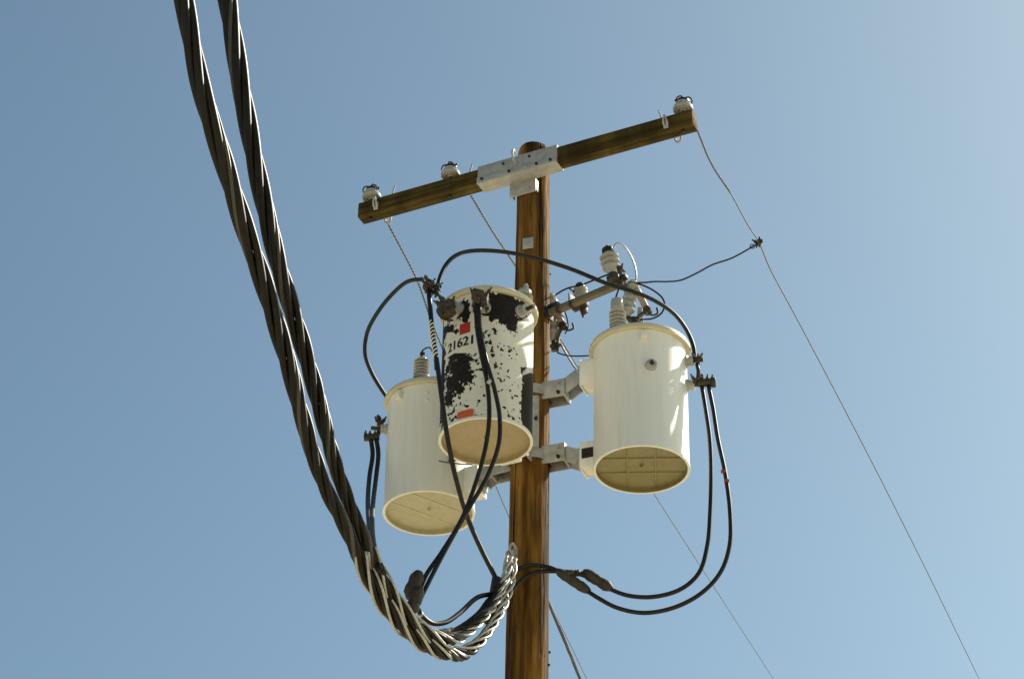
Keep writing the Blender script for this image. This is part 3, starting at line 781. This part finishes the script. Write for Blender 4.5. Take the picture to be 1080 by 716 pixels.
# right tank connectors and pair of big loops
cT = at(735.5, 380, E_R1.y); t = thing('cable_connector', 'small dark clamp on upper right bushing of the right transformer', 'connector', cT)
obj('clamp', clampblock(cT, (1, 0, 0), (0, 1, 0), az, (.042, .04, .05), 'bronze', 41), M['bronze'], t)
obj('link', MB().bar(cT, p1+d1*.07, .028, .026), M['bronze'], t)
cN = at(746, 404, E_R2.y); t = thing('cable_connector', 'dark bar connector holding two cables right of the right transformer', 'connector', cN)
obj('bar', MB().cyl(cN-V((.06, 0, 0)), cN+V((.035, -.01, 0)), .026, 12).cyl(cN+V((.02, -.008, 0)), cN+V((.052, -.012, 0)), .033, 12), M['bronze'], t)
obj('clamp', clampblock(at(734.5, 402, E_R2.y), (1, 0, 0), (0, 1, 0), az, (.045, .04, .05), 'bronze', 43), M['bronze'], t)
obj('link', MB().bar(at(734.5, 402, E_R2.y), p2+d2*.07, .026, .026), M['bronze'], t)
mb = MB()
for k in (-.03, .0, .03): mb.bolt(cN+V((k, -.02, .02)), (0, -.5, 1), .011, .012, .014)
obj('bolt', mb, M['bronze'], t)
cable('short black jumper between the two right bushing clamps', [at(735, 384, E_R1.y), at(736.5, 391, E_R1.y-.01), at(736, 399, E_R2.y)], .012)
yl = E_R2.y
t, P = cable('black cable from bar connector in inner loop to the pole', [at(740, 406, yl), (744, 430, yl), (748.5, 462, yl), (750, 500, yl), (749, 540, yl), (746, 575, yl), (737, 604, yl), (718, 621, yl), (690, 629, yl+.02), (664, 628, yl+.05), (646, 622, yl+.08), (622, 609, yl+.08), (606, 604, yl+.05), (583, 602, -.16), (562, 604, -.17), (545, 616, -.2), (536, 628, -.22)])
sleeve(t, at(642, 619, yl+.08), at(618, 604, yl+.08), .034, 'sleeve', 6)
sleeve(t, at(611, 604, yl+.07), at(598, 604, yl+.04), .02, 'redmark' if False else 'sleeve', 8)
obj('red_mark', MB().lathe([(.0175, 0), (.019, .002), (.019, .022), (.0175, .024)], at(609, 604.5, yl+.065), at(598, 603, yl+.04)-at(609, 604, yl+.065), 12), M['redmark'], t)
t, P = cable('black cable from bar connector in outer loop to the pole', [at(747, 406, yl-.01), (752, 430, yl-.01), (757, 462, yl-.02), (765, 500, yl-.02), (770, 540, yl-.02), (769.5, 575, yl-.02), (760, 603, yl-.02), (740, 625, yl-.02), (712, 640, yl), (680, 646, yl+.02), (652, 641, yl+.04), (632, 631, yl+.06), (615, 620, yl+.08), (594, 605, yl+.06), (575, 597, -.17), (556, 596, -.18), (540, 605, -.2), (530, 618, -.22)])
sleeve(t, at(619, 622, yl+.08), at(590, 603, yl+.05), .031, 'sleeve', 7)
for yy in (497, 507):
    p = at(763 if yy == 497 else 766.3, yy, yl-.035); obj('red_mark', MB().box(p, (.03, .03, .014), bev=.004), M['redmark'], t)
# cables between the pole and the bundles
for l, lab in (([(530, 622, -.22), (518, 626, -.3), (503, 630, -.4), (485, 646, -.5), (470, 656, -.58), (456, 657, -.65), (446, 650, -.72), (439, 640, -.8), (430, 636, -.85)], 'black tail cable curving from pole to twisted cables, topmost of three'),
               ([(530, 626, -.21), (517, 631, -.3), (505, 646, -.4), (490, 658, -.48), (476, 666, -.56), (462, 671, -.68)], 'black tail cable curving from pole to twisted cables, middle of three'),
               ([(531, 632, -.21), (522, 638, -.28), (510, 650, -.37), (495, 663, -.46), (482, 671, -.56), (468, 676, -.66)], 'black tail cable curving from pole to twisted cables, lowest of three')):
    t, P = cable(lab, l, .0145)
    if 'middle' in lab: sleeve(t, at(484, 666, -.53), at(462, 669, -.63), .03, 'sleeve', 9)
    if 'topmost' in lab: obj('ring_mark', MB().lathe([(.0155, 0), (.0165, .002), (.0165, .016), (.0155, .018)], at(444, 648, -.74), at(440, 642, -.8)-at(446, 650, -.72), 12), M['tagm'], t)
# dark cable clamps stacked against the pole edge
mb = MB().tube(spline(cp([(524, 610, -.24), (521, 628, -.26), (519, 645, -.3), (515, 655, -.34)]), .02), .03, 10)
t = tag(obj('cable_clamp', mb, M['dark']), 'dark clamp gathering the cables beside the left edge of pole', 'clamp')

# ------------------------------------------------------------------ standoff arm with arresters and cutouts
pA0 = at(571, 334, -.02); pA1 = at(657, 298, -.40)
dA = (pA1-pA0).normalized(); sA = V((-dA.y, dA.x, 0)).normalized(); uA = dA.cross(sA)
if uA.z < 0: uA = -uA
sa = thing('standoff_arm', 'olive grey fibreglass arm sticking out right from pole above right transformer', 'equipment arm', pA0)
obj('tube', MB().bar(pA0, pA1, .046, .046, az, .010), M['greyarm'], sa)
mb = MB().box(pA1-dA*.01, (.04, .056, .056), dA, sA, uA, .006); mb.box(pA1+uA*.035+dA*.0, (.06, .04, .03), dA, sA, uA, .006)
obj('end_bracket', mb, M['bronze'], sa)
pb = pA0+dA*.145
mb = MB().box(pb, (.012, .085, .085), dA, sA, uA, .003).box(pb+dA*.10+uA*.01, (.01, .08, .10), dA, sA, uA, .003)
obj('bracket_plate', mb, M['bronze'], sa)
mb = MB().box(pA0+dA*.06, (.014, .08, .09), dA, sA, uA, .003); mb.box(pA0+dA*.09+uA*.05, (.07, .012, .035), dA, sA, uA, .003)
obj('pole_plate', mb, M['dark'], sa)

def arrester(label, base, top, r, group='lightning arresters'):
    base, top = V(base), V(top); a = (top-base); h = a.length; a.normalize()
    t = thing('lightning_arrester', label, 'lightning arrester', base, 0, group)
    pr = [(r*.55, 0), (r*.6, h*.14)]
    for i in range(3):
        z = h*(.16+.19*i); pr += [(r*.62, z), (r*(.92+.08*(i > 0)), z+h*.05), (r*(.95+.08*(i > 0)), z+h*.09), (r*.66, z+h*.16)]
    pr += [(r*.62, h*.74), (r*.6, h*.76)]
    obj('body', MB().lathe(pr, base, a, 28), M['porcelain'], t)
    obj('cap', MB().lathe([(r*.6, h*.75), (r*.66, h*.77), (r*.64, h*.93), (r*.4, h)], base, a, 24), M['cap'], t)
    u, v, w_ = frame(a)
    obj('base_clamp', MB().lathe([(r*.7, -.05), (r*.72, -.02), (r*.5, 0), (r*.5, .02)], base, a, 8), M['bronze'], t)
    obj('terminal', MB().cyl(top-a*.005, top+a*.018, .008, 8), M['galv'], t)
    return t
arrester('white three shed lightning arrester with black top on end of grey arm', at(646, 289, -.42), at(640.5, 261, -.42), .060)
ta2 = arrester('black topped lightning arrester behind middle of the grey arm', at(613.5, 319, -.08), at(611.5, 300, -.02), .047)
mb = MB().box(at(612, 322, -.12), (.11, .04, .05), dA, sA, uA, .006).box(at(616, 326, -.12), (.04, .04, .06), dA, sA, uA, .006).bolt(at(615, 329, -.12), (0, 0, -1), .016, .02, .02)
obj('base_clamp', mb, M['bronze'], ta2)
# bracket between end of arm and arrester
obj('bracket_block', clampblock(at(651, 289, -.40), dA, sA, uA, (.07, .05, .075), 'bronze', 51), M['bronze'], sa)

def cutout(label, top, bot, tube0, tube1, r, hinge, y):
    top, bot = V(top), V(bot); a = (bot-top); h = a.length; a.normalize()
    t = thing('fuse_cutout', label, 'fuse cutout', top, 0, 'porcelain fuse cutouts')
    pr = [(r*.6, 0), (r*.85, h*.05)]
    for i in range(5):
        z = h*(.08+.165*i); pr += [(r*.74, z), (r*1.0, z+h*.05), (r*1.02, z+h*.08), (r*.74, z+h*.14)]
    pr += [(r*.6, h*.95), (r*.4, h)]
    obj('insulator_body', MB().lathe(pr, top, a, 28), M['porcelain'], t)
    fz = obj('fuse_tube', MB().cyl(tube0, tube1, .021, 14), M['fuse'], t)
    obj('ferrule', MB().cyl(V(tube1)-(V(tube1)-V(tube0)).normalized()*.02, V(tube1)+(V(tube1)-V(tube0)).normalized()*.03, .025, 12), M['bronze'], fz)
    hp = V(hinge)
    mb = MB().box(hp, (.05, .035, .06), bev=.006).bar(hp, bot, .03, .018).bolt(hp+V((.02, -.02, 0)), (1, -1, 0), .013, .014, .014).bolt(hp+V((-.02, -.02, -.01)), (-1, -1, 0), .013, .014, .014)
    mb.bar(hp, V(tube1), .028, .012)
    mb.tube(spline([V(tube1)+V((0, 0, -.01)), V(tube1)+V((.03, -.01, -.045)), V(tube1)+V((.065, -.01, -.03)), V(tube1)+V((.06, -.01, .01))], .008), .007, 8)
    obj('hinge', mb, M['bronze'], t)
    mb = MB().bar(top, V(tube0), .03, .014).box(top, (.04, .03, .03), bev=.005); obj('top_contact', mb, M['galv'], t)
    return t
cutout('white porcelain fuse cutout below the tip of grey arm above right transformer', at(668, 298, -.34), at(660, 334, -.34), at(672, 306, -.36), at(682.5, 327, -.38), .046, at(668, 339, -.34), -.34)
obj('support', MB().bar(at(675, 326, -.30), at(674, 348, -.30), .05, .03).box(at(671, 339, -.3), (.09, .03, .04), bev=.004), M['galv'], None).name = 'mounting_stub'
tag(bpy.data.objects['mounting_stub'], 'short grey steel stub beside cutout on lid of right transformer', 'bracket')
cutout('white porcelain fuse cutout mostly hidden behind right edge of the pole', at(581, 312, .16), at(583, 360, .16), at(584, 324, .14), at(594, 343, .12), .046, at(585.5, 366, .14), .14)
obj('mounting_leg', MB().bar(at(591, 342, .15), at(587, 370, .15), .03, .02), M['galv'], bpy.data.objects['fuse_cutout.001'])

# ------------------------------------------------------------------ thin jumper wires
tj = thing('tap_wire', 'thin dark tap wire clamped to right line wire and curving back to cutout', 'wire', at(800, 256, 1.5))
pj = [(798, 257.5, 1.48), (794, 260, 1.44), (782, 267, 1.3), (770, 273, 1.15), (752, 279, .95), (735, 288, .7), (718, 295.5, .45), (705, 297, .25), (690, 297, .0), (680, 298, -.15), (672, 298, -.33)]
obj('conductor', MB().tube(spline(cp(pj), .03), .0058, 8), M['darkwire'], tj, 180)
obj('clamp', clampblock(at(800.5, 256, 1.5), (.8, .2, .5), (0, 1, 0), (-.5, 0, .8), (.045, .04, .035), 'dark', 61), M['dark'], tj)
lp = at(793.5, 260, 1.43)
obj('wire_loop', MB().tube([lp+V((math.cos(i*.5)*.016, 0, math.sin(i*.5)*.018)) for i in range(13)], .004, 6), M['dark'], tj)
for l, r, mname, lab in (
    ([(646.5, 263, -.42), (650, 257, -.41), (656, 258, -.4), (663, 266, -.38), (669, 279, -.36), (671, 291, -.35), (670.5, 298, -.34)], .0062, 'alu', 'pale thin wire arching from arrester top to the upper cutout'),
    ([(660, 302, -.36), (664, 298, -.37), (672, 299, -.37), (683, 303, -.36), (693, 309, -.35), (699, 315, -.34), (701, 322, -.33), (697, 331, -.33), (688, 336, -.33), (676, 337, -.34), (669, 338, -.34)], .0055, 'darkwire', 'thin black wire looping right of the upper cutout'),
    ([(640, 290, -.40), (625, 296, -.3), (612, 301, -.2), (602, 303, -.1), (594, 306, -.02), (586, 311, .06)], .0055, 'darkwire', 'thin black wire sagging between arrester and pole above grey arm'),
    ([(600, 304, -.06), (604, 307, -.06), (607, 312, -.04), (608, 318, .0)], .0045, 'darkwire', 'thin black tail wire at the middle bracket of grey arm'),
    ([(652.5, 305, -.40), (650, 312, -.36), (648.5, 318, -.26)], .0055, 'darkwire', 'short black wire dropping from grey arm to right transformer bushing'),
    ([(595, 327, .06), (598, 336, .1), (599, 345, .12), (596, 352, .12)], .0045, 'darkwire', 'short black wire dangling under grey arm beside pole'),
    ([(588, 372, .14), (594, 374, .1), (606, 375.5, .0), (622, 375, -.1)], .0048, 'darkwire', 'thin black wire from lower cutout to right transformer rim'),
    ([(591, 362, .14), (597, 373, .08), (605, 386, .0), (609, 391, -.06)], .007, 'alu', 'pale straight wire slanting down from lower cutout to the bracket'),
    ([(463, 486, -.05), (475, 488, -.2), (490, 489.5, -.3), (498, 490, -.35)], .0045, 'thin', 'thin wire running from drain valve under peeling transformer'),
    ([(445, 370, .02), (452, 366, .0), (457, 373, -.02), (459, 390, -.05)], .0045, 'darkwire', 'thin wire from bushing on top of the lowest transformer')):
    o = obj('thin_wire', MB().tube(spline(cp(l), .015), r, 8), M[mname], None, 180); tag(o, lab, 'wire', 'thin wires around the arrester arm')
# grounding wire twisted near spiral cable
# stranded span wire leaving at the lower right of the pole
gz = cp([(577, 632, .0), (595, 674, .9), (612, 716, 2.2), (650, 808, 5.0)])
gz = ext(gz, 40)
o = obj('span_wire', strands(gz, .0065, .0055, 3, .09, 6, 0, .02), M['dark'], None, 180); tag(o, 'dark stranded span wire leaving the pole at lower right', 'span wire')
